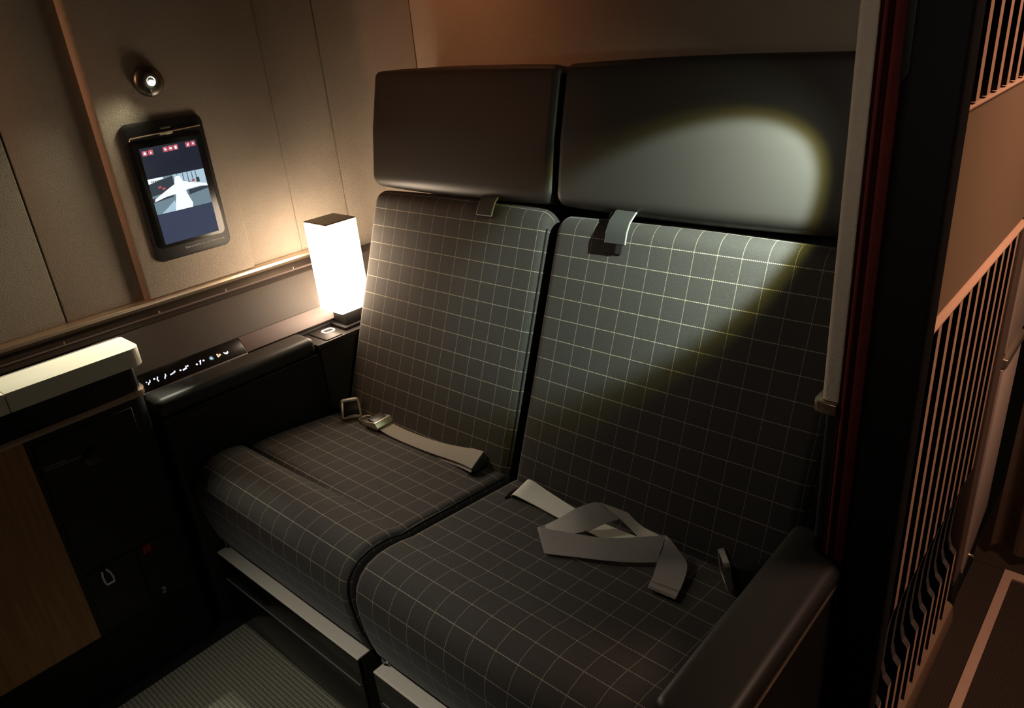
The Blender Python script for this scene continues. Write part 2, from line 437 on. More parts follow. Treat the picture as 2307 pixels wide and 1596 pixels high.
# ------------------------------------------------------------------ floor, ceiling, enclosing walls
fl = structure('floor')
box('black_underfloor', -2.0, -0.20, -1.7, 1.6, -0.06, -0.012, m_plinth, fl)
box('suite_carpet', -1.57, -0.22, -1.6, 0.95, -0.012, 0.0, m_carpet, fl)
box('side_kick_floor', -1.90, -1.571, -1.6, 1.5, -0.012, -0.001, m_plinth, fl)
box('aisle_edge_carpet', -0.219, -0.142, -1.6, 1.84, -0.012, -0.001, m_aislec, fl)
box('aisle_carpet', -0.1215, 1.2, -1.6, 1.81, -0.012, -0.001, m_aislec, fl)
box('aisle_far_carpet', -0.219, 1.2, 1.842, 3.2, -0.012, -0.001, m_aislec, fl)
box('under_suite_floor', -1.90, -0.22, 0.951, 1.6, -0.012, -0.001, m_plinth, fl)
st = structure('trim_1')
prism('floor_strip', [(-0.1415, -1.6), (-0.1220, -1.6), (-0.1220, 1.812), (0.9, 1.812), (0.9, 1.841), (-0.1415, 1.841)], 'z', -0.012, 0.003, m_strip_fl, st)
cl = structure('ceiling')
box('ceiling_liner', -2.0, 1.25, -1.7, 3.25, 2.16, 2.2, m_ceil, cl)
wf = structure('wall_front'); box('bulkhead', -2.0, 1.25, -1.74, -1.7, 0, 2.16, m_ceil, wf)
wr = structure('wall_aisle'); box('aisle_liner', 1.21, 1.25, -1.7, 3.25, 0, 2.16, m_ceil, wr)

# ------------------------------------------------------------------ left wall: fabric panels, rail, hinge band, leather valance
wl = structure('wall_left')
ZB, ZT = 0.800, 1.80
def wpanel(xf, y0, y1, r=0.004):
    return prism('wall_panel', rrect(xf - 0.03, xf, y0, y1, [0, r, r, 0], 4), 'z', ZB, ZT, m_wallL, wl)
wpanel(-1.867, -1.2, 0.4825, 0.003)
wpanel(-1.867, 0.4850, 0.667, 0.002)
# raised pilaster that carries the screen; soft rounded edge on its near side
prism('wall_panel', fillet([(-1.90, 0.664), (-1.845, 0.664), (-1.845, 0.9585), (-1.90, 0.9585)], [0, 0.012, 0.004, 0], 6), 'z', ZB, ZT, m_wallL, wl)
wpanel(-1.857, 0.9600, 1.118, 0.0015)
wpanel(-1.857, 1.1190, 1.2945, 0.003)
# curved corner panel
arc = [(-1.855, 1.2965), (-1.855, 1.36)]
for k in range(1, 9):
    a = PI - (PI / 2) * k / 8
    arc.append((-1.755 + 0.1 * math.cos(a), 1.36 + 0.1 * math.sin(a)))
arc += [(-1.655, 1.46), (-1.655, 1.49), (-1.90, 1.49), (-1.90, 1.2965)]
prism('wall_panel', arc, 'z', 0.5, ZT, m_wallL, wl, angle=30)
box('wall_core', -1.95, -1.9005, -1.7, 1.5, 0, 2.16, m_black, wl)
wb = structure('wall_back')
prism('wall_panel', rrect(-1.6525, -0.24, 1.46, 1.49, [0.003, 0, 0, 0], 3), 'z', 0.5, ZT, m_wallB, wb)
box('wall_core', -1.90, -0.24, 1.4905, 1.52, 0, 2.16, m_black, wb)
# sloped shelf edge build-up (all run along the wall)
Y0, Y1 = -1.2, 1.44
tr = structure('trim_2')
prism('metal_rail', fillet([(-1.872, 0.7778), (-1.8475, 0.7778), (-1.8355, 0.7890), (-1.8385, 0.7960), (-1.852, 0.7995), (-1.872, 0.7995)], [0, 0.001, 0.002, 0.002, 0.001, 0], 3), 'y', Y0, 1.29, m_rail, tr)
tb = structure('trim_3')
prism('hinge_band', [(-1.872, 0.770), (-1.801, 0.7535), (-1.799, 0.7575), (-1.8445, 0.7775), (-1.872, 0.7775)], 'y', Y0, 1.29, m_band, tb)
prism('hinge_lip', [(-1.8185, 0.7653), (-1.8155, 0.7640), (-1.8140, 0.7675), (-1.8170, 0.7690)], 'y', Y0, 1.29, m_mauve, tb)
for yy in (1.055, 0.850, 0.672, 0.452):
    box('hinge_pin', -1.8215, -1.8160, yy - 0.0012, yy + 0.0012, 0.7640, 0.7745, m_edge, tb, 0.0005, 1)
tv = structure('trim_4')
prism('leather_valance', fillet([(-1.872, 0.60), (-1.7225, 0.60), (-1.7225, 0.6755), (-1.7995, 0.7555), (-1.806, 0.7555), (-1.872, 0.7600)], [0, 0, 0.003, 0.004, 0, 0], 3), 'y', 0.50, 1.36, m_valance, tv)
tm = structure('trim_5')
sl = lambda d, h: (-1.690 - d * 0.7071 + h * 0.7071, 0.641 + d * 0.7071 + h * 0.7071)   # along the 45 degree control strip
prism('mauve_strip', [sl(0, 0), sl(0.047, 0), sl(0.047, -0.012), sl(0, -0.012)], 'y', 0.806, 1.095, m_mauve, tm, 0.001)
prism('strip_base', [sl(-0.006, -0.0125), sl(0.047, -0.0125), (-1.7235, 0.595), (-1.690, 0.595)], 'y', 0.536, 1.095, m_black, tm)

# ------------------------------------------------------------------ seats
def slopeprof(by, bz, k, pts, radii):
    L = math.hypot(1, k); d = Vector((k / L, 1 / L)); nf = Vector((-1 / L, k / L))
    P = [tuple(Vector((by, bz)) + d * s + nf * t) for s, t in pts]
    return resample(fillet(P, radii, 7), 0.02)
def pan_profile(crease):
    c = 0.002 if crease else 0.0
    top = [(1.07, 0.300), (1.085, 0.405), (1.00, 0.4175), (0.90, 0.430), (0.80, 0.4425), (0.740, 0.4500), (0.726, 0.4515), (0.718, 0.4525 - c * 0.25), (0.712, 0.4530), (0.706, 0.4535 - c),
           (0.700, 0.4550), (0.694, 0.4565 - c * 0.35), (0.686, 0.4590), (0.672, 0.4625), (0.645, 0.4665), (0.618, 0.4668), (0.592, 0.461), (0.571, 0.447), (0.558, 0.428),
           (0.5515, 0.402), (0.551, 0.370), (0.555, 0.335), (0.562, 0.295), (0.572, 0.257), (0.584, 0.234), (0.600, 0.224), (0.63, 0.226), (0.75, 0.265)]
    return resample(top, 0.02)
def fold(x, y, z):
    # the fold line of the leg rest: deep by the armrest, fading towards the middle
    if z < 0.40: return 0.0
    f = min(1.0, max(0.0, (-1.05 - x) / 0.50)); f = 0.10 + 0.90 * f * f * (3 - 2 * f)
    return -0.013 * f * math.exp(-((y - 0.706) / 0.010) ** 2) + 0.004 * f * math.exp(-((y - 0.655) / 0.035) ** 2) - 0.003 * f * math.exp(-((y - 0.735) / 0.03) ** 2)
def make_seat(x0, x1, label, uo, crease, tab_x, tab_lit):
    t = thing('suite_seat', ((x0 + x1) / 2, 0.8, 0.0), label, 'seat', None)
    pc = cushion('seat_cushion', pan_profile(crease), x0, x1, 0.017, m_fab, t, uo, 0.0105, 0.001, nx=44, soft=0.0006, dent=fold if crease else None)
    # piping along the inner side of the cushion
    pp = [(x1 - 0.0035, y, z - 0.006) for (y, z) in [(1.0, 0.4175), (0.90, 0.430), (0.80, 0.4425), (0.74, 0.45), (0.70, 0.452), (0.672, 0.4605)]]
    pp += [(x1 - 0.0035, y, z) for (y, z) in [(0.645, 0.460), (0.618, 0.460), (0.594, 0.454), (0.576, 0.442), (0.563, 0.425), (0.557, 0.40), (0.557, 0.37), (0.561, 0.335), (0.568, 0.295), (0.578, 0.26)]]
    tube('piping', pp, 0.0022, m_black, pc, 6)
    top = 0.581 if crease else 0.572
    bp = slopeprof(1.006, 0.433, 0.383, [(-0.06, 0), (top, 0), (top, -0.12), (-0.06, -0.12)], [0.02, 0.035, 0.03, 0.02])
    b = cushion('backrest', bp, x0 + 0.002, x1 - 0.002, 0.024, m_fab, t, uo, 0.0193, 0.006, soft=0.0015)
    L = math.hypot(1, 0.383)
    pp = [(x1 - 0.0045, 1.006 + 0.383 * s / L + 0.010, 0.433 + s / L) for s in [0.0, 0.1, 0.2, 0.3, 0.4, 0.5, 0.535]]
    tube('piping', pp, 0.0018, m_black, b, 6)
    hp = slopeprof(1.209, 0.984, 0.225, [(0, 0), (0.14, 0.006), (0.283, 0), (0.283, -0.105), (0, -0.105)], [0.03, 0.2, 0.016, 0.03, 0.03])
    h = cushion('headrest', hp, x0 - 0.004, x1 + 0.004, 0.02, m_leather, t, 0, 0, 0.006, soft=0.0008)
    pp = [(x1 - 0.004, 1.209 + 0.225 * s + 0.004, 0.984 + s) for s in [0.03, 0.10, 0.18, 0.25]]
    tube('piping', pp, 0.0022, m_leather, h, 6)
    prism('back_shell', [(1.15, 0.02), (1.19, 0.42), (1.385, 0.93), (1.40, 1.24), (1.45, 1.24), (1.45, 0.02)], 'x', x0 + 0.03, x1 + 0.006, m_plinth, t)
    bx0, bx1 = x0 + 0.002, x1 - 0.030
    bxs = box('seat_base', bx0, bx1, 0.568, 1.08, 0.004, 0.2095, m_black, t, 0.004, 2)
    box('front_panel', bx0, bx1, 0.560, 0.5675, 0.137, 0.2085, m_gloss, t, 0.002, 2)
    box('front_panel', bx0, bx1, 0.560, 0.5675, 0.006, 0.1335, m_gloss, t, 0.002, 2)
    box('panel_bead', bx0 + 0.01, bx1 - 0.01, 0.5590, 0.5672, 0.1340, 0.1365, m_print, t, 0.0004, 1)
    prism('metal_sill', fillet([(0.5605, 0.2098), (0.606, 0.2098), (0.606, 0.2125), (0.563, 0.2135), (0.5605, 0.2120)], [0, 0, 0, 0.001, 0.001], 2), 'x', bx0, bx1, m_strip, t)
    # torn corner of the black lining that hangs over the sill
    fx = x0 + 0.024 if not crease else x1 - 0.062
    prism('lining_flap', [(fx, 0.2145), (fx + 0.010, 0.2150), (fx + 0.018, 0.2145), (fx + 0.034, 0.2150), (fx + 0.05, 0.232), (fx - 0.006, 0.240)], 'y', 0.592, 0.604, m_black, t, 0.0005)
    polyplate('cloth_tag', [(x0 + 0.004, 0.583, 0.232), (x0 + 0.022, 0.583, 0.2285), (x0 + 0.006, 0.583, 0.2165)], (0, -1, 0), 0.0008, m_print, t)
    # leather pull tab over the top of the backrest: a stiff upper leaf with a pale edge, black leaf under it painting its cast shadow
    def tabpt(s, dx, off):
        return Vector((tab_x + dx, 1.006 + 0.383 * s / L - off * 0.934, 0.433 + s / L + off * 0.358))
    SS = [(0.603, -0.014), (0.590, 0.006), (0.570, 0.021), (0.550, 0.026), (0.527, 0.025)] if tab_lit else [(0.603, -0.014), (0.592, 0.002), (0.578, 0.010), (0.562, 0.013), (0.549, 0.014)]
    Lp = [tabpt(s, -0.0225, o) for s, o in SS]; Up = [tabpt(s, 0.0225, o) for s, o in SS]
    tb_ = ribbon('pull_tab', Lp, Up, 0.0022, [m_tab], t)
    for q, nm in ((Lp, -1), (Up, 1)):
        tube('tab_edge', [p + Vector((0.0006 * nm, -0.0005, 0)) for p in q], 0.0017, m_edge, tb_, 6)
    tube('tab_edge', [Lp[-1], Up[-1]], 0.0017, m_tab if tab_lit else m_edge, tb_, 6)
    SS = [(0.596, -0.012), (0.578, 0.004), (0.550, 0.006), (0.520, 0.006), (0.508, 0.006)] if tab_lit else [(0.596, -0.012), (0.578, 0.003), (0.560, 0.006), (0.546, 0.005)]
    sh = -0.016 if tab_lit else -0.004
    ribbon('tab_shadow_leaf', [tabpt(s, sh - 0.0225, o) for s, o in SS], [tabpt(s, sh + 0.0215, o) for s, o in SS], 0.002, [m_black], t)
    return t
seatL = make_seat(-1.606, -1.010, 'grid-patterned black seat with leather headrest beside the glowing lamp', 1.0324 + 0.0465 * 20, True, -1.183, False)
seatR = make_seat(-0.992, -0.362, 'grid-patterned black seat with spotlit leather headrest and tangled seat belt', 0.8395 + 0.0465 * 20, False, -0.815, True)

# ------------------------------------------------------------------ seat belts
bl = thing('seat_belt', (-1.22, 0.98, 0.43), 'tan lap belt lying straight along the seat near the lamp', 'seat belt')
LW = ([[-1.4149, 0.9598, 0.4305], [-1.357, 0.9548, 0.4272], [-1.2427, 0.9561, 0.427], [-1.1238, 0.96, 0.4325], [-1.0648, 0.9494, 0.4418]], [[-1.4125, 1.0017, 0.4293], [-1.3479, 1.0057, 0.4268], [-1.2465, 1.0041, 0.43], [-1.1426, 1.0096, 0.4423], [-1.0794, 1.0056, 0.4528]])
LL = ([[-1.0648, 0.9494, 0.4418], [-1.0585, 0.9517, 0.4335], [-1.0689, 0.9438, 0.4245]], [[-1.0794, 1.0056, 0.4528], [-1.0668, 1.0041, 0.433], [-1.07, 0.9935, 0.4183]])
ribbon('webbing', LW[0], LW[1], 0.0022, [m_web_m], bl)
lw2 = [[(x, y - 0.004, z - 0.0075) for x, y, z in LW[0][1:]], [(x, y - 0.004, z - 0.0085) for x, y, z in LW[1][1:]]]
ribbon('webbing_return', lw2[0], lw2[1], 0.0020, [m_web_m], bl)
ribbon('anchor_loop', LL[0], LL[1], 0.002, [m_black], bl)
tube('anchor_slot', [(-1.0735, 0.938, 0.4235), (-1.0715, 0.960, 0.4215), (-1.0715, 0.985, 0.419), (-1.0735, 0.998, 0.418), (-1.0775, 0.985, 0.419), (-1.0775, 0.955, 0.4222)], 0.0025, m_black, bl, 6, True)
tg = prism('tongue_body', fillet([(-1.462, 0.4315), (-1.405, 0.4305), (-1.402, 0.4375), (-1.412, 0.4500), (-1.455, 0.4400)], [0.001, 0.002, 0.002, 0.004, 0.003], 3), 'y', 0.952, 1.004, m_steel, bl, 0.0008)
box('tongue_grip', -1.449, -1.417, 0.957, 0.999, 0.4440, 0.4495, m_dark, tg, 0.002, 2)
tube('tongue_plate', [(-1.462, 0.962, 0.4325), (-1.490, 0.962, 0.4300), (-1.501, 0.968, 0.4292), (-1.501, 0.988, 0.4283), (-1.490, 0.994, 0.4286), (-1.462, 0.994, 0.4310), (-1.474, 0.994, 0.430), (-1.474, 0.962, 0.4315)], 0.0022, m_steel, tg, 6)
# buckles: steel frame round a black face, standing at the back corner of the seat
def buckle(name, o, ex, ey, ez, label):
    t = thing(name, tuple(o), label, 'buckle')
    o = Vector(o); ex = Vector(ex).normalized(); ez = Vector(ez).normalized(); ey = ez.cross(ex).normalized()
    def P(a, b, c): return o + ex * a + ez * b + ey * c
    w, hgt = 0.025, 0.0245
    ring = fillet([(-w, 0), (w, 0), (w - 0.003, 2 * hgt), (-w + 0.003, 2 * hgt)], [0.004, 0.004, 0.007, 0.007], 5)
    bm = bmesh.new(); sec = [(-0.0035, 0.0), (0.0015, -0.0010), (0.0025, 0.009), (-0.0025, 0.009)]; rows = []
    n = len(ring)
    for i in range(n):
        t2 = (Vector(ring[(i + 1) % n]) - Vector(ring[i - 1])).normalized(); nn = Vector((t2.y, -t2.x))
        rows.append([bm.verts.new(P(ring[i][0] + nn.x * a, ring[i][1] + nn.y * a, c)) for a, c in sec])
    for i in range(n):
        A, B = rows[i], rows[(i + 1) % n]
        for k in range(4): bm.faces.new((A[k], A[(k + 1) % 4], B[(k + 1) % 4], B[k]))
    from_bm('buckle_frame', bm, m_steel, t, 50)
    def plate(nm, a0, a1, b0, b1, c0, c1, m):
        bm = bmesh.new(); bm_box(bm, a0, a1, b0, b1, c0, c1, 0.0012, 2)
        for v in bm.verts: v.co = P(v.co.x, v.co.y, v.co.z)
        return from_bm(nm, bm, m, t)
    plate('buckle_body', -w + 0.0025, w - 0.0025, 0.0025, 2 * hgt - 0.003, 0.002, 0.018, m_dark)
    plate('release_slot', -w + 0.008, w - 0.008, 0.007, 0.016, -0.0005, 0.0018, m_black)
    plate('release_lip', -w + 0.011, w - 0.012, 0.0025, 0.0065, -0.0015, 0.0016, m_steel)
    bm = bmesh.new(); bm_box(bm, -w + 0.004, w - 0.004, 0.002, 0.010, 0.018, 0.065, 0.001, 2)
    for v in bm.verts: v.co = P(v.co.x, v.co.y, v.co.z)
    from_bm('buckle_strap', bm, m_black, t)
    return t
buckle('belt_buckle', (-1.526, 0.964, 0.4275), (0.40, 0.90, -0.10), (0, 0, 1), (-0.05, 0.10, 1.0), 'steel-framed buckle on the seat by the dark armrest below the lamp')
buckle('belt_buckle', (-0.458, 0.956, 0.4325), (0.66, -0.75, -0.02), (0.12, 0.1, 1), (-0.15, 0.0, 1.0), 'dark buckle tucked beside the armrest at the tangled belt')
br = thing('seat_belt', (-0.70, 0.92, 0.43), 'tangled grey seat belt with pale underside looped on the seat', 'seat belt')
A_ = ([[-0.9261, 0.9344, 0.4357], [-0.8706, 0.9362, 0.4315], [-0.7997, 0.9319, 0.43], [-0.7095, 0.9303, 0.4292], [-0.6226, 0.9282, 0.4295]], [[-0.929, 0.9894, 0.4428], [-0.8723, 0.9895, 0.4308], [-0.7947, 0.9795, 0.4261], [-0.7204, 0.9753, 0.4246], [-0.6454, 0.9785, 0.4242]])
B_ = ([[-0.7437, 0.8219, 0.4438], [-0.6948, 0.848, 0.4415], [-0.6381, 0.8794, 0.4386], [-0.5997, 0.9077, 0.435], [-0.5764, 0.93, 0.4322]], [[-0.7863, 0.855, 0.4636], [-0.7298, 0.882, 0.4582], [-0.6768, 0.9077, 0.4555], [-0.6323, 0.9439, 0.4535], [-0.5892, 0.982, 0.4537]])
C1 = ([[-0.7632, 0.8557, 0.4475], [-0.7354, 0.8886, 0.4494], [-0.7175, 0.9209, 0.4474], [-0.7053, 0.9549, 0.4471], [-0.69, 0.9794, 0.4481]], [[-0.7994, 0.8838, 0.445], [-0.7835, 0.9119, 0.4525], [-0.7651, 0.9433, 0.4646], [-0.7474, 0.9709, 0.4681], [-0.7343, 0.9781, 0.4692]])
C2 = ([[-0.6887, 0.9806, 0.4479], [-0.6675, 0.979, 0.4381], [-0.6414, 0.9725, 0.4309], [-0.6034, 0.9585, 0.4287]], [[-0.7343, 0.9781, 0.4692], [-0.6954, 1.0015, 0.4513], [-0.6562, 1.0146, 0.4357], [-0.6004, 1.0089, 0.4304]])
D_ = ([[-0.5891, 0.982, 0.4528], [-0.5766, 0.9486, 0.4479], [-0.5692, 0.9184, 0.4417], [-0.5557, 0.8817, 0.4413], [-0.548, 0.8537, 0.4418]], [[-0.5844, 0.9803, 0.454], [-0.5568, 0.9697, 0.4433], [-0.5275, 0.9516, 0.4336], [-0.506, 0.8939, 0.4368], [-0.4974, 0.8586, 0.4402]])
pre = ([(-0.935, 0.9345, 0.424)] + A_[0], [(-0.942, 0.988, 0.420)] + A_[1])
ribbon('webbing_underside', pre[0], pre[1], 0.0016, [m_web_l], br)
tube('anchor_slot', [(-0.943, 0.925, 0.4285), (-0.9365, 0.945, 0.4265), (-0.937, 0.975, 0.423), (-0.943, 0.995, 0.420), (-0.949, 0.975, 0.423), (-0.949, 0.945, 0.4265)], 0.0028, m_black, br, 6, True)
# loop coming up from the fold, over the top and down again
ribbon('webbing_loop', C1[0], C1[1], 0.0016, [m_web_d], br)
ribbon('webbing_twist', C2[0], C2[1], 0.0016, [m_web_t], br)
ribbon('webbing_front', [(-0.7475, 0.8215, 0.4462)] + B_[0], [(-0.7905, 0.8565, 0.4600)] + B_[1], 0.0016, [m_web_d], br)
ribbon('webbing_fold', [(-0.7475, 0.8215, 0.4462), (-0.7565, 0.832, 0.4460), (-0.7632, 0.8557, 0.4475)], [(-0.7905, 0.8565, 0.4600), (-0.7985, 0.866, 0.454), (-0.7994, 0.8838, 0.445)], 0.0016, [m_web_d], br)
e_ = ribbon('webbing_end', D_[0], D_[1], 0.0018, [m_web_d], br)
a0, b0 = Vector(D_[0][-1]), Vector(D_[1][-1]); a1, b1 = Vector(D_[0][-2]), Vector(D_[1][-2])
hem = [[a0 + Vector((0, 0, 0.0022)), a0.lerp(a1, 0.45) + Vector((0, 0, 0.0024)), a0.lerp(a1, 0.85) + Vector((0, 0, 0.0022))], [b0 + Vector((0, 0, 0.0022)), b0.lerp(b1, 0.45) + Vector((0, 0, 0.0024)), b0.lerp(b1, 0.85) + Vector((0, 0, 0.0022))]]
hm = ribbon('hem', hem[0], hem[1], 0.0018, [m_web_d], br)
for f in (0.15, 0.72):
    p = Vector(hem[0][0]).lerp(Vector(hem[0][2]), f) + Vector((0, 0, 0.0024)); q = Vector(hem[1][0]).lerp(Vector(hem[1][2]), f) + Vector((0, 0, 0.0024))
    bm = bmesh.new()
    for k in range(16):
        c = p.lerp(q, (k + 0.5) / 16); d = (q - p) / 16 * 0.32
        bmesh.ops.create_cube(bm, size=1.0, matrix=Matrix.Translation(c) @ Matrix.Diagonal((abs(d.x) * 2 + 0.0004, 0.0013, 0.0010, 1)))
    o = from_bm('stitching', bm, m_thread, hm)

# ------------------------------------------------------------------ left armrest unit
al = thing('armrest', (-1.66, 0.80, 0.0), 'low black leather armrest along the wall ledge under the lit icons', 'armrest')
prism('armrest_body', fillet([(-1.683, 0.532), (-1.609, 0.532), (-1.609, 0.958), (-1.683, 0.958)], [0.004, 0.012, 0.002, 0.002], 4), 'z', 0.0, 0.596, m_black, al)
box('side_panel', -1.6125, -1.6075, 0.961, 1.13, 0.06, 0.604, m_dark, al, 0.001, 1)
prism('rear_block', [(-1.683, 0.9595), (-1.613, 0.9595), (-1.613, 1.16), (-1.683, 1.16)], 'z', 0.0, 0.6045, m_black, al)
bm = bmesh.new(); bm_box(bm, -1.6835, -1.6045, 0.529, 0.951, 0.5975, 0.6455, 0.017, 6)
for v in bm.verts:
    if v.co.z > 0.62: v.co.z += 0.0022 * math.sin(max(0, min(1, (v.co.y - 0.53) / 0.42)) * PI)
from_bm('armrest_pad', bm, m_arm, al)
box('pad_seam', -1.6095, -1.6060, 0.534, 0.948, 0.5955, 0.5985, m_dark, al, 0.0008, 1)
box('latch_recess', -1.6092, -1.6070, 0.585, 0.648, 0.574, 0.590, m_gloss, al, 0.001, 1)
box('latch_lever', -1.6085, -1.6062, 0.588, 0.645, 0.5745, 0.5775, m_dark, al, 0.0006, 1)
prism('ledge_top', fillet([(-1.7215, 0.955), (-1.606, 0.955), (-1.606, 1.20), (-1.7215, 1.20)], [0, 0.002, 0.002, 0], 2), 'z', 0.605, 0.620, m_dark, al, 0.0012)
# remote tray with a glowing ring, set in the ledge
rt = thing('call_button_tray', (-1.662, 1.017, 0.620), 'square black button plate with glowing ring on the ledge below the lamp', 'button')
prism('button_plate', fillet([(-1.714, 0.987), (-1.612, 0.987), (-1.612, 1.040), (-1.714, 1.040)], 0.003, 2), 'z', 0.6203, 0.6228, m_dark, rt, 0.0006)
ring = rrect(-1.6760, -1.6505, 1.0180, 1.0490, 0.006, 4)
tube('glowing_ring', [(x, y - 0.004, 0.6238) for x, y in ring], 0.0017, m_ringw, rt, 6, True)

# seat control panel with lit symbols
cp = thing('seat_control_panel', (-1.70, 0.67, 0.645), 'narrow black glass strip of glowing seat control symbols by the armrest', 'control panel')
prism('glass_strip', [sl(0, 0.0005), sl(0.047, 0.0005), sl(0.047, -0.012), sl(0, -0.012)], 'y', 0.536, 0.8045, m_gloss, cp, 0.001)
prism('bottom_bead', [sl(-0.006, 0.001), sl(-0.0008, 0.001), sl(-0.0008, -0.012), sl(-0.006, -0.012)], 'y', 0.536, 0.8045, m_mauve, cp, 0.0006)
def icon(name, yc, polys, mat):
    bm = bmesh.new()
    for poly in polys:
        vs = []
        for (a, b) in poly:
            x, z = sl(0.020 + b, 0.0008); vs.append(bm.verts.new((x, yc + a, z)))
        f = bm.faces.new(vs)
    r = bmesh.ops.extrude_face_region(bm, geom=list(bm.faces))
    for v in [g for g in r['geom'] if isinstance(g, bmesh.types.BMVert)]: v.co += Vector((0.7071, 0, 0.7071)) * 0.0004
    return from_bm(name, bm, mat, cp)
def stroke(pts, w):
    out = []
    for (a, b), (c, d) in zip(pts[:-1], pts[1:]):
        dx, dy = c - a, d - b; l = math.hypot(dx, dy); nx, ny = -dy / l * w / 2, dx / l * w / 2
        out.append([(a + nx, b + ny), (c + nx, d + ny), (c - nx, d - ny), (a - nx, b - ny)])
    return out
def blob(cx_, cy_, r, n=10): return [(cx_ + r * math.cos(2 * PI * k / n), cy_ + r * math.sin(2 * PI * k / n)) for k in range(n)]
k_ = 0.001
icon('seat_symbol', 0.561, stroke([(-3*k_, -5*k_), (-1*k_, -1*k_), (3*k_, 0), (5*k_, 6*k_)], 2.4*k_) + [blob(-4*k_, 3*k_, 1.7*k_)], m_icon)
icon('seat_symbol', 0.580, stroke([(2*k_, -6*k_), (1*k_, 0), (5*k_, 6*k_)], 2.6*k_) + [blob(-4*k_, 4*k_, 2.4*k_)], m_icon)
icon('seat_symbol', 0.600, stroke([(-3*k_, -6*k_), (-1*k_, -1*k_), (2*k_, 0), (3*k_, 6*k_)], 2.4*k_), m_icon)
icon('bed_symbol', 0.619, [[(-7*k_, -3*k_), (6*k_, 0*k_), (6*k_, 3*k_), (-7*k_, 0*k_)], blob(6*k_, 3*k_, 2*k_)], m_icon)
icon('recline_symbol', 0.648, [blob(-10*k_, 0, 2.3*k_), [(-5*k_, -4*k_), (4*k_, -2*k_), (4*k_, 2*k_), (-5*k_, 0)], blob(10*k_, 4*k_, 2.3*k_)] + stroke([(4*k_, -2*k_), (6*k_, 6*k_)], 2.4*k_), m_icon)
icon('recline_symbol', 0.688, [blob(-9*k_, -1*k_, 2.4*k_), blob(10*k_, 2*k_, 2.4*k_)] + stroke([(-2*k_, -5*k_), (1*k_, 0), (4*k_, 6*k_)], 2.6*k_) + stroke([(1*k_, 0), (0, 5*k_)], 2*k_), m_icon)
icon('snow_symbol', 0.7175, stroke([(-4*k_, -4*k_), (4*k_, 4*k_)], 1.1*k_) + stroke([(-4*k_, 4*k_), (4*k_, -4*k_)], 1.1*k_) + stroke([(0, -5.5*k_), (0, 5.5*k_)], 1.1*k_) + stroke([(-5*k_, 0), (5*k_, 0)], 1.1*k_), m_iconc)
icon('massage_symbol', 0.7375, [blob(-2.5*k_, 3*k_, 2.4*k_), blob(-2.2*k_, -2*k_, 2.6*k_), blob(3*k_, 0.5*k_, 2.6*k_)], m_iconw)
icon('moon_symbol', 0.7565, [[(-5.5*k_, 3.5*k_), (-5*k_, -1*k_), (-2*k_, -4.2*k_), (2*k_, -4.6*k_), (5*k_, -2.5*k_), (6*k_, 1*k_), (5*k_, 3*k_), (3.5*k_, 0.6*k_), (0.5*k_, -0.4*k_), (-2.5*k_, 0.8*k_)]], m_moon)

# ------------------------------------------------------------------ table lamp
tl = thing('table_lamp', (-1.66, 1.095, 0.620), 'glowing square white table lamp with dark cap standing on the ledge', 'lamp')
LX0, LX1, LY0, LY1, LZ0, LZ1 = -1.711, -1.6125, 1.050, 1.146, 0.672, 0.912
shd = box('lamp_shade', LX0, LX1, LY0, LY1, LZ0, LZ1, m_shade, tl, 0.0015, 2)
box('lamp_cap', LX0 + 0.0005, LX1 - 0.0005, LY0 + 0.0005, LY1 - 0.0005, LZ1 + 0.0002, LZ1 + 0.004, m_cap, tl, 0.001, 1)
box('lamp_stem', -1.690, -1.634, 1.072, 1.124, 0.629, 0.6717, m_black, tl, 0.002, 2)
box('lamp_base', -1.700, -1.624, 1.060, 1.136, 0.6203, 0.629, m_black, tl, 0.002, 2)

# ------------------------------------------------------------------ console cabinet with white top
cc = thing('console_cabinet', (-1.70, 0.0, 0.0), 'black gloss side cabinet with wood panel and bronze band under the white top', 'cabinet')
def cprof(x, y1, r): return fillet([(-1.865, -1.2), (x, -1.2), (x, y1), (-1.865, y1)], [0, 0, r, 0.002], 8)
prism('plinth', cprof(-1.606, 0.512, 0.02), 'z', 0.0, 0.170, m_plinth, cc)
prism('cabinet_body', cprof(-1.604, 0.515, 0.024), 'z', 0.1705, 0.6765, m_black, cc)
prism('bronze_band', cprof(-1.5975, 0.521, 0.027), 'z', 0.677, 0.690, m_bronze, cc, 0.0012)
prism('gloss_fascia', cprof(-1.604, 0.515, 0.024), 'z', 0.6905, 0.7445, m_gloss, cc)
dr = box('wood_door', -1.6035, -1.5995, -1.19, 0.268, 0.174, 0.6765, m_wood, cc, 0.0008, 1)
box('lower_panel', -1.6036, -1.6010, 0.280, 0.478, 0.345, 0.66, m_black, cc, 0.001, 1)
box('lower_panel', -1.6036, -1.6012, 0.280, 0.388, 0.180, 0.335, m_black, cc, 0.001, 1)
vest = box('lower_panel', -1.6036, -1.6012, 0.392, 0.478, 0.180, 0.335, m_black, cc, 0.001, 1)
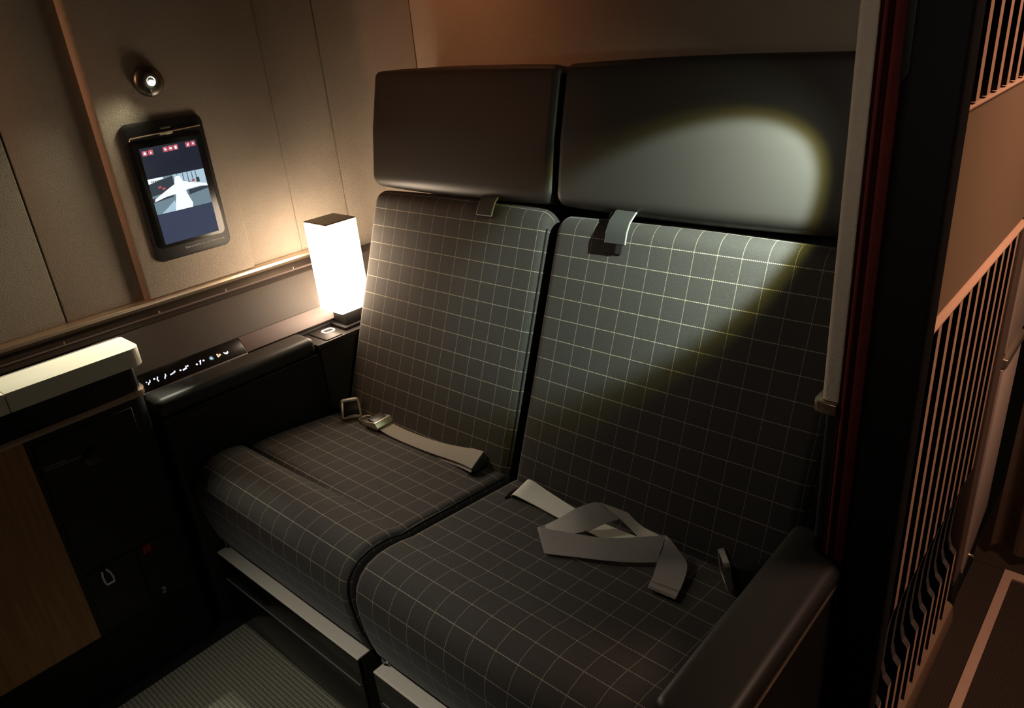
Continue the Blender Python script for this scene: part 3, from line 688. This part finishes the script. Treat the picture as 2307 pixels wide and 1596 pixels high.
# round socket cover and small print lines, a hook, the red tag and the pull strap
pts = [(0.377 + 0.021 * math.cos(2 * PI * k / 24), 0.590 + 0.021 * math.sin(2 * PI * k / 24)) for k in range(24)]
prism('socket_cover', pts, 'x', -1.6010, -1.5990, m_gloss, cc, 0.0006)
bm = bmesh.new()
for r_, (ya, yb, zz) in enumerate([(0.286, 0.330, 0.6045), (0.286, 0.362, 0.5985)]):
    y = ya
    while y < yb:
        wd = random.uniform(0.003, 0.009); bm_box(bm, -1.6011, -1.6007, y, min(y + wd, yb), zz, zz + 0.0036); y += wd + 0.0013
o = from_bm('small_print', bm, m_print, cc)
tube('bag_hook', [(-1.590, 0.312, 0.330), (-1.589, 0.310, 0.318), (-1.589, 0.3105, 0.304), (-1.589, 0.313, 0.2955), (-1.589, 0.3285, 0.2955), (-1.589, 0.3295, 0.305), (-1.589, 0.327, 0.320), (-1.590, 0.3215, 0.332)], 0.0024, m_pale, cc, 6)
box('hook_plate', -1.6012, -1.5905, 0.314, 0.3255, 0.308, 0.322, m_black, cc, 0.002, 2)
polyplate('red_tag', [(-1.6010, 0.4035, 0.3130), (-1.6010, 0.4215, 0.3160), (-1.6010, 0.4230, 0.3335), (-1.6010, 0.4050, 0.3310)], (1, 0, 0), 0.004, m_redtag, cc)
box('pull_strap', -1.6011, -1.5995, 0.402, 0.432, 0.188, 0.312, m_black, cc, 0.0006, 1)
text('pull_lettering', 'Pull', 0.0125, (-1.5990, 0.4235, 0.1905), (0, 0, 1), (0, -1, 0), m_print2, cc)
wt = thing('white_shelf_top', (-1.645, 0.1, 0.745), 'slim white shelf top glowing under the reading spot, on the black cabinet', 'worktop')
def slab(name, y0, y1, rr): return prism(name, fillet([(-1.6945, y0), (-1.5945, y0), (-1.5945, y1), (-1.6945, y1)], [0.001, 0.001, rr, 0.003], 6), 'z', 0.7452, 0.7850, m_white, wt, 0.0045)
slab('shelf_lid', 0.2705, 0.531, 0.022)
slab('shelf_board', -1.2, 0.2685, 0.001)
# back edge moulding of the shelf
box('shelf_back_rim', -1.7000, -1.6952, -1.2, 0.528, 0.7452, 0.786, m_mauve, wt, 0.001, 1)

# ------------------------------------------------------------------ wall screen
ws = thing('wall_screen', (-1.845, 0.81, 1.04), 'upright touch screen in black frame on the wall showing a white aircraft', 'screen')
outer = rrect(0.7105, 0.9075, 0.8805, 1.2060, 0.016, 6)
prism('screen_frame', outer, 'x', -1.8449, -1.8395, m_black, ws, 0.0015)
inner = rrect(0.7215, 0.8985, 0.9120, 1.1680, 0.014, 6)
sg = prism('glass', inner, 'x', -1.8394, -1.8380, m_gloss, ws, 0.0005)
# pull-down shutter bar with its thumb tab
tube('shutter_bar', [(-1.8365, 0.7225, 1.1685), (-1.8365, 0.7265, 1.1740), (-1.8365, 0.795, 1.1765), (-1.8365, 0.8985, 1.1795)], 0.0016, m_rail, ws, 6)
box('thumb_tab', -1.8390, -1.8350, 0.796, 0.828, 1.1715, 1.1775, m_rail, ws, 0.0008, 1)
box('thumb_catch', -1.8394, -1.8372, 0.801, 0.827, 1.1845, 1.1905, m_dark, ws, 0.0006, 1)
box('catch_strip', -1.8372, -1.8368, 0.8025, 0.8255, 1.1848, 1.1868, m_bronze, ws, 0.0001, 1)  # bronze strip along the foot of the thumb catch
def flat(name, poly, layer, mat, par):
    x = -1.8379 + layer * 0.00012
    return polyplate(name, [(x, y, z) for y, z in poly], (1, 0, 0), 0.0001, mat, par)
SY0, SY1, SZ0, SZ1 = 0.7400, 0.8815, 0.9205, 1.1495
R_ = lambda a0, a1, b0, b1: [(a0, b0), (a1, b0), (a1, b1), (a0, b1)]
dsp = flat('display', R_(SY0, SY1, SZ0, SZ1), 0, m_scr_bg, ws)
flat('lower_screen_area', R_(SY0, SY1, SZ0, 0.9930), 1, m_scr_lo, dsp)
bm_sky = flat('camera_view', R_(SY0, SY1, 0.9940, 1.0785), 1, m_scr_mid, ws)
IV = lambda u, v: (SY0 + u * (SY1 - SY0), 0.9940 + v * 0.0845)
def part_im(name, uv, layer, mat): return flat(name, [IV(u, v) for u, v in uv], layer, mat, bm_sky)
part_im('terminal_buildings', [(0.42, 0.62), (1, 0.55), (1, 1), (0.42, 1)], 2, m_scr_pale)
part_im('dark_apron', [(0.0, 0.52), (0.44, 0.60), (0.44, 0.98), (0.0, 0.86)], 2, m_scr_dk)
part_im('pale_roof', [(0.0, 0.86), (0.0, 1.0), (0.26, 1.0), (0.26, 0.95)], 3, m_scr_white)
part_im('ground_shadow', [(0.0, 0.34), (0.36, 0.40), (0.36, 0.50), (0.0, 0.46)], 2, m_scr_dk)
part_im('ground_shadow', [(0.64, 0.36), (1.0, 0.44), (1.0, 0.52), (0.64, 0.50)], 2, m_scr_dk)
part_im('pale_ground', [(0.08, 0.0), (0.36, 0.0), (0.36, 0.30), (0.2, 0.12)], 2, m_scr_pale)
for a, b in ((0.14, 0.70), (0.20, 0.64), (0.56, 0.66), (0.66, 0.67), (0.74, 0.70), (0.47, 0.70)):
    part_im('red_vehicle', [(a, b), (a + 0.055, b + 0.01), (a + 0.055, b + 0.07), (a, b + 0.06)], 4, m_scr_red)
for a in (0.50, 0.60, 0.68, 0.76, 0.83):
    part_im('building_gap', [(a, 0.72), (a + 0.012, 0.72), (a + 0.012, 0.99), (a, 0.99)], 4, m_scr_dk)
part_im('hangar_door', [(0.82, 0.66), (0.88, 0.66), (0.88, 0.80), (0.82, 0.80)], 5, m_scr_dk)
for k in range(7):
    part_im('roof_window', [(0.05 + k * 0.03, 0.895), (0.068 + k * 0.03, 0.895), (0.072 + k * 0.03, 0.935), (0.054 + k * 0.03, 0.935)], 5, m_scr_dk)
part_im('aircraft_wings', [(0.02, 0.36), (0.04, 0.44), (0.32, 0.66), (0.46, 0.76), (0.58, 0.78), (0.70, 0.70), (0.99, 0.58), (1.0, 0.50), (0.86, 0.54), (0.64, 0.52), (0.42, 0.46), (0.24, 0.44)], 6, m_scr_white)
part_im('aircraft_body', [(0.33, 0.0), (0.64, 0.0), (0.66, 0.12), (0.60, 0.42), (0.575, 0.80), (0.545, 0.93), (0.50, 0.95), (0.46, 0.92), (0.43, 0.80), (0.40, 0.42), (0.36, 0.20)], 7, m_scr_white)
icz = [(0.075, 0), (0.175, 0), (0.43, 0), (0.52, 0), (0.61, 0), (0.83, 0.0), (0.925, 0)]
for i, (u, dz) in enumerate(icz):
    yc = SY0 + u * (SY1 - SY0); zc = SZ1 - 0.0095 - 0.004 * (1 - u) + 0.001
    ic = flat('menu_icon', fillet(R_(yc - 0.0060, yc + 0.0060, zc - 0.0060, zc + 0.0060), 0.002, 3), 1, m_scr_pink, ws)
    gl = [[(-3, -3), (3, -3), (3, 1), (0, 4), (-3, 1)], [(-2, -3), (1, -3), (2, 0), (0, 3), (-1, 1)], [(-3, -1), (0, -3), (3, -2), (1, 1), (0, 4), (-2, 2)],
          [(-3, -2), (3, -2), (3, 2), (-3, 2)], [(-2, -4), (2, -4), (3, 0), (2, 3), (-2, 3), (-3, 0)], [(-3, -3), (1, -3), (3, 3), (-1, 2)], [(-2.5, -2), (2.5, -2), (1.5, 1), (0, 4), (-1.5, 1)]][i]
    flat('symbol', [(yc + a * 0.001, zc + b * 0.001) for a, b in gl], 3, m_scr_white, ic)
text('lettering', 'Close screen for taxi, take off and landing', 0.0062, (-1.8392, 0.7865, 0.8985), (0, 1, 0), (0, 0, 1), m_print2, ws)

# ------------------------------------------------------------------ reading light
rl = thing('reading_light', (-1.845, 0.806, 1.290), 'round dark metal reading light shining from the wall above the screen', 'reading light')
RC = Vector((-1.845, 0.806, 1.291))
def lathe_x(name, prof, c, mat, parent, n=40):
    bm = bmesh.new(); rows = []
    for (r, x) in prof:
        rows.append([bm.verts.new((c.x + x, c.y + r * math.cos(2 * PI * k / n), c.z + r * math.sin(2 * PI * k / n))) for k in range(n)])
    for A, B in zip(rows[:-1], rows[1:]):
        for k in range(n): bm.faces.new((A[k], A[(k + 1) % n], B[(k + 1) % n], B[k]))
    bm.faces.new(rows[0][::-1]); bm.faces.new(rows[-1])
    return from_bm(name, bm, mat, parent, 50)
lathe_x('ball_housing', [(0.0345, 0.0003), (0.0345, 0.004), (0.0335, 0.008), (0.0305, 0.0118), (0.0250, 0.0150), (0.0185, 0.0172), (0.0110, 0.0184), (0.0095, 0.0175), (0.0085, 0.0150)], RC, m_dish, rl)
lathe_x('lens', [(0.0062, 0.0152), (0.0058, 0.0178), (0.0040, 0.0192), (0.0012, 0.0197)], RC + Vector((0, 0.001, -0.004)), m_led, rl, 20)
box('adjuster', -1.8300, -1.8245, 0.7975, 0.8000, 1.2585, 1.2730, m_dish, rl, 0.0006, 1)
AX = Vector((0.44, -0.56, -0.70))
lp = RC + Vector((0.030, 0.002, -0.006))
lamp('reading_beam_core', 'SPOT', lp, 27, (1.0, 1.0, 0.78), lp + AX, 0.006, angle=47, blend=0.35)
lamp('reading_beam_spill', 'SPOT', lp, 11.5, (1.0, 0.92, 0.78), lp + Vector((1.06, 0.10, -0.87)), 0.02, angle=66, blend=1.0)
lamp('reading_beam_halo', 'SPOT', lp, 4.0, (1.0, 0.95, 0.66), lp + Vector((0.16, -0.62, -0.50)), 0.02, angle=80, blend=1.0)

# ------------------------------------------------------------------ right armrest
ar = thing('armrest', (-0.30, 0.75, 0.0), 'dark leather armrest with warm highlight in the near corner beside the doorway', 'armrest')
prism('armrest_body', fillet([(-0.341, 0.545), (-0.262, 0.545), (-0.262, 0.914), (-0.341, 0.914)], [0.006, 0.006, 0.002, 0.002], 4), 'z', 0.0, 0.5655, m_black, ar)
def soft_slab(name, outline, z0, z1, r, mat, parent):
    O = [Vector(p) for p in outline]; n = len(O)
    NN = []
    for i in range(n):
        t = (O[(i + 1) % n] - O[i - 1]).normalized(); NN.append(Vector((t.y, -t.x)))
    lev = [(z0 + r * (1 - math.cos(a)), r * (1 - math.sin(a))) for a in [PI / 2 * k / 6 for k in range(7)]]
    lev += [(z1 - (z - z0), i) for z, i in lev[::-1]]
    bm = bmesh.new(); rows = [[bm.verts.new((p.x - q.x * i, p.y - q.y * i, z)) for p, q in zip(O, NN)] for z, i in lev]
    for A, B in zip(rows[:-1], rows[1:]):
        for k in range(n): bm.faces.new((A[k], A[(k + 1) % n], B[(k + 1) % n], B[k]))
    bm.faces.new(rows[0][::-1]); bm.faces.new(rows[-1])
    return from_bm(name, bm, mat, parent, 60)
soft_slab('armrest_pad', fillet([(-0.349, 0.538), (-0.256, 0.538), (-0.256, 0.915), (-0.2945, 0.915), (-0.2945, 0.968), (-0.349, 0.968)], [0.022, 0.022, 0.017, 0.020, 0.012, 0.017], 6), 0.566, 0.6030, 0.016, m_arm, ar)
box('pad_seam', -0.2625, -0.2575, 0.548, 0.912, 0.5630, 0.5655, m_bronze, ar, 0.0006, 1)

# ------------------------------------------------------------------ inner shell wall on the aisle side
wi = structure('wall_right')
box('shell_liner', -0.2915, -0.2625, 1.101, 1.458, 0.0, 1.66, m_cream, wi)
# ------------------------------------------------------------------ suite door post: cream wing, red seals, black jamb
wg = thing('padded_wing', (-0.31, 1.0, 0.62), 'cream suede wing pad with bronze ring beside the dark door post', 'pad')
prism('suede_pad', fillet([(-0.3155, 0.930), (-0.2925, 0.930), (-0.2925, 1.15), (-0.3155, 1.15)], [0.008, 0.003, 0.004, 0.008], 6), 'z', 0.842, 1.66, m_cream, wg, 0.0)
def ringprof(o): return fillet([(-0.2915, 0.930 - o), (-0.3155 - o, 0.930 - o), (-0.3155 - o, 1.0), (-0.2915, 1.0)], [0, 0.012, 0.012, 0], 8)
prism('bronze_ring', ringprof(0.0085), 'z', 0.8250, 0.8410, m_bronze, wg, 0.0015)
prism('lower_pad', fillet([(-0.3120, 0.940), (-0.2925, 0.940), (-0.2925, 1.10), (-0.3120, 1.10)], [0.008, 0.003, 0.004, 0.004], 6), 'z', 0.6045, 0.8240, m_black, wg)
# the seat's own reading light sits on the inner face of the wing and lights the right seat
WC = Vector((-0.3155, 1.045, 1.262))
def lathe_out(name, prof, mat):
    bm = bmesh.new(); rows = []
    for (rr, x) in prof: rows.append([bm.verts.new((WC.x - x, WC.y + rr * math.cos(2 * PI * k / 32), WC.z + rr * math.sin(2 * PI * k / 32))) for k in range(32)])
    for A, B in zip(rows[:-1], rows[1:]):
        for k in range(32): bm.faces.new((A[k], A[(k + 1) % 32], B[(k + 1) % 32], B[k]))
    bm.faces.new(rows[0][::-1]); bm.faces.new(rows[-1])
    return from_bm(name, bm, mat, wg, 50)
lathe_out('lamp_housing', [(0.032, 0.0003), (0.032, 0.004), (0.026, 0.010), (0.012, 0.014)], m_dish)
lathe_out('lamp_lens', [(0.009, 0.0141), (0.008, 0.0160), (0.002, 0.0175)], m_led)
wp = WC + Vector((-0.022, 0, -0.004)); WA = Vector((-0.695, 0.375, -0.605))
lamp('wing_beam_core', 'SPOT', wp, 46, (0.74, 0.95, 0.95), wp + WA, 0.006, angle=48, blend=0.34)
lamp('wing_beam_rim', 'SPOT', wp, 10, (1.0, 0.95, 0.20), wp + WA, 0.006, angle=54.5, blend=0.34)
lamp('wing_beam_spill', 'SPOT', wp, 2.2, (0.88, 1.0, 0.74), wp + WA + Vector((-0.35, 0.02, -0.05)), 0.006, angle=82, blend=0.9)
sd = thing('suite_door', (-0.24, 0.95, 0.0), 'tall black door post with red felt seals between cream pad and copper slats', 'door')
ZD = 1.66
prism('felt_seal', fillet([(-0.2915, 0.926), (-0.2865, 0.926), (-0.2865, 0.967), (-0.2915, 0.967)], [0.002, 0.002, 0, 0], 3), 'z', 0.02, ZD, m_redd, sd)
prism('felt_seal', fillet([(-0.2860, 0.922), (-0.2815, 0.922), (-0.2815, 0.967), (-0.2860, 0.967)], [0.002, 0.002, 0, 0], 3), 'z', 0.02, ZD, m_red, sd)
prism('felt_seal', fillet([(-0.2810, 0.927), (-0.2765, 0.927), (-0.2765, 0.967), (-0.2810, 0.967)], [0.001, 0.001, 0, 0], 3), 'z', 0.02, ZD, m_redd, sd)
prism('felt_seal', fillet([(-0.2760, 0.920), (-0.2640, 0.934), (-0.2640, 0.967), (-0.2760, 0.967)], [0.003, 0.003, 0, 0], 4), 'z', 0.02, ZD, m_red, sd)
prism('door_leaf', fillet([(-0.2635, 0.930), (-0.1990, 0.930), (-0.1990, 0.968), (-0.2635, 0.968)], [0.012, 0.006, 0.002, 0], 6), 'z', 0.02, ZD, m_plinth, sd)
prism('grip_recess', fillet([(-0.2635, 1.245), (-0.2545, 1.260), (-0.2545, 1.52), (-0.2635, 1.52)], [0.003, 0.004, 0, 0], 4), 'y', 0.9268, 0.9320, m_black, sd, 0.0008)

# ------------------------------------------------------------------ slatted partition on the aisle side
lv = thing('slatted_partition', (-0.22, 1.27, 0.0), 'black aisle partition with vertical copper slats above and below a tan panel', 'partition')
box('backing', -0.262, -0.240, 0.975, 1.60, 0.05, 1.66, m_black, lv)
box('tan_panel', -0.2395, -0.2100, 0.972, 1.575, 0.9515, 1.2080, m_tan, lv, 0.001, 1)
prism('panel_rail', fillet([(-0.2395, 1.2085), (-0.2072, 1.2085), (-0.2072, 1.2130), (-0.2395, 1.2165)], [0, 0.002, 0.002, 0], 3), 'y', 0.972, 1.575, m_copper, lv)
prism('panel_rail', fillet([(-0.2395, 0.9370), (-0.2045, 0.9370), (-0.2045, 0.9400), (-0.2098, 0.9445), (-0.2395, 0.9512)], [0, 0.002, 0.002, 0.002, 0], 3), 'y', 0.972, 1.575, m_copper, lv)
def slat_mesh(z0, z1, notch):
    """one upright copper fin with a thin darker lip; the lower ones carry a scooped vent notch"""
    bm = bmesh.new()
    def fin(y0, y1, xf, mi):
        out = [(-0.2395, z1), (xf, z1)]
        if notch:
            out += [(xf, 0.4450), (xf - 0.005, 0.428), (xf - 0.010, 0.405), (xf - 0.015, 0.370), (xf - 0.017, 0.330), (xf - 0.017, 0.270), (xf - 0.011, 0.245), (xf - 0.002, 0.234), (xf, 0.230)]
        out += [(xf, z0), (-0.2395, z0)]
        a = [bm.verts.new((x, y0, z)) for x, z in out]; b = [bm.verts.new((x, y1, z)) for x, z in out]; n = len(out)
        fs = [bm.faces.new(a), bm.faces.new(b[::-1])]
        for i in range(n): fs.append(bm.faces.new((a[i], b[i], b[(i + 1) % n], a[(i + 1) % n])))
        for f in fs: f.material_index = 2
        nf = len(out)
        for k in range(nf):
            p, q = out[k], out[(k + 1) % nf]
            if p[0] == xf and q[0] == xf: fs[2 + k].material_index = mi      # copper only on the front edge
            elif p[0] > -0.239 and q[0] > -0.239: fs[2 + k].material_index = 1
    fin(-0.0085, 0.0085, -0.2080, 0)
    fin(0.0090, 0.0135, -0.2140, 1)
    bm.normal_update()
    bmesh.ops.triangulate(bm, faces=[f for f in bm.faces if len(f.verts) > 4])
    bmesh.ops.recalc_face_normals(bm, faces=bm.faces)
    me = bpy.data.meshes.new('slat'); bm.to_mesh(me); bm.free(); shade(me, 25)
    me.materials.append(m_copper); me.materials.append(m_notch if notch else m_lip); me.materials.append(m_plinth)
    return me
up_me = slat_mesh(1.2165, 1.655, False); lo_me = slat_mesh(0.052, 0.9365, True)
for k in range(11):
    y = 0.9885 + 0.0535 * k
    link('slat', up_me, None, lv).location += Vector((0, y, 0))
    link('slat', lo_me, None, lv).location += Vector((0, y, 0))
prism('skirting', fillet([(-0.262, 0.0), (-0.196, 0.0), (-0.202, 0.045), (-0.212, 0.052), (-0.262, 0.052)], [0, 0.002, 0.004, 0.004, 0], 3), 'y', 0.972, 1.585, m_skirt, lv)
box('end_post', -0.262, -0.2085, 1.590, 1.648, 0.10, 1.66, m_post, lv, 0.004, 3)
box('post_foot', -0.262, -0.2075, 1.588, 1.650, 0.0, 0.0995, m_plinth, lv, 0.002, 2)

# ------------------------------------------------------------------ next seat shell, curtain
ns = thing('neighbour_shell', (-0.22, 1.9, 0.0), 'pale rose shell of the next suite behind the slatted partition', 'shell')
prism('shell_panel', fillet([(1.652, 0.085), (1.835, 0.168), (1.835, 0.62), (1.652, 0.615)], [0.003, 0, 0, 0.004], 3), 'x', -0.26, -0.205, m_pink, ns, 0.001)
prism('shell_upper', fillet([(1.652, 0.64), (1.835, 0.648), (1.835, 1.2), (1.652, 1.2)], [0.01, 0, 0, 0.004], 3), 'x', -0.26, -0.207, m_pink, ns, 0.001)
prism('shell_ledge', fillet([(1.652, 0.6165), (1.835, 0.619), (1.835, 0.6395), (1.652, 0.637)], 0.002, 2), 'x', -0.26, -0.201, m_rail, ns, 0.0008)
tube('latch_pin', [(-0.2045, 1.682, 0.125), (-0.196, 1.682, 0.125), (-0.196, 1.690, 0.117)], 0.003, m_rail, ns, 6)
box('shell_base', -0.26, -0.21, 1.652, 1.835, 0.0, 0.083, m_plinth, ns)
bm = bmesh.new(); npl = 90; rows = []
for i in range(npl + 1):
    f = i / npl; x = -0.186 + 0.75 * f
    ph = f * 2 * PI * 11
    y = 1.872 + 0.016 * math.sin(ph) + 0.006 * math.sin(ph * 0.37 + 1)
    col = []
    for j in range(13):
        g = j / 12; z = 0.030 + 0.010 * math.sin(ph * 0.5) * (1 - g) + g * 1.75
        col.append(bm.verts.new((x + 0.006 * math.sin(ph * 0.23 + 3 * g), y + 0.004 * math.sin(5 * g + ph * 0.2), z)))
    rows.append(col)
for a, b in zip(rows[:-1], rows[1:]):
    for j in range(12): bm.faces.new((a[j], b[j], b[j + 1], a[j + 1]))
r = bmesh.ops.solidify(bm, geom=list(bm.faces), thickness=0.003)
ct = from_bm('curtain', bm, m_curtain, None, 60)
tag(ct, 'pleated brown curtain hanging at the far end of the aisle', 'curtain')
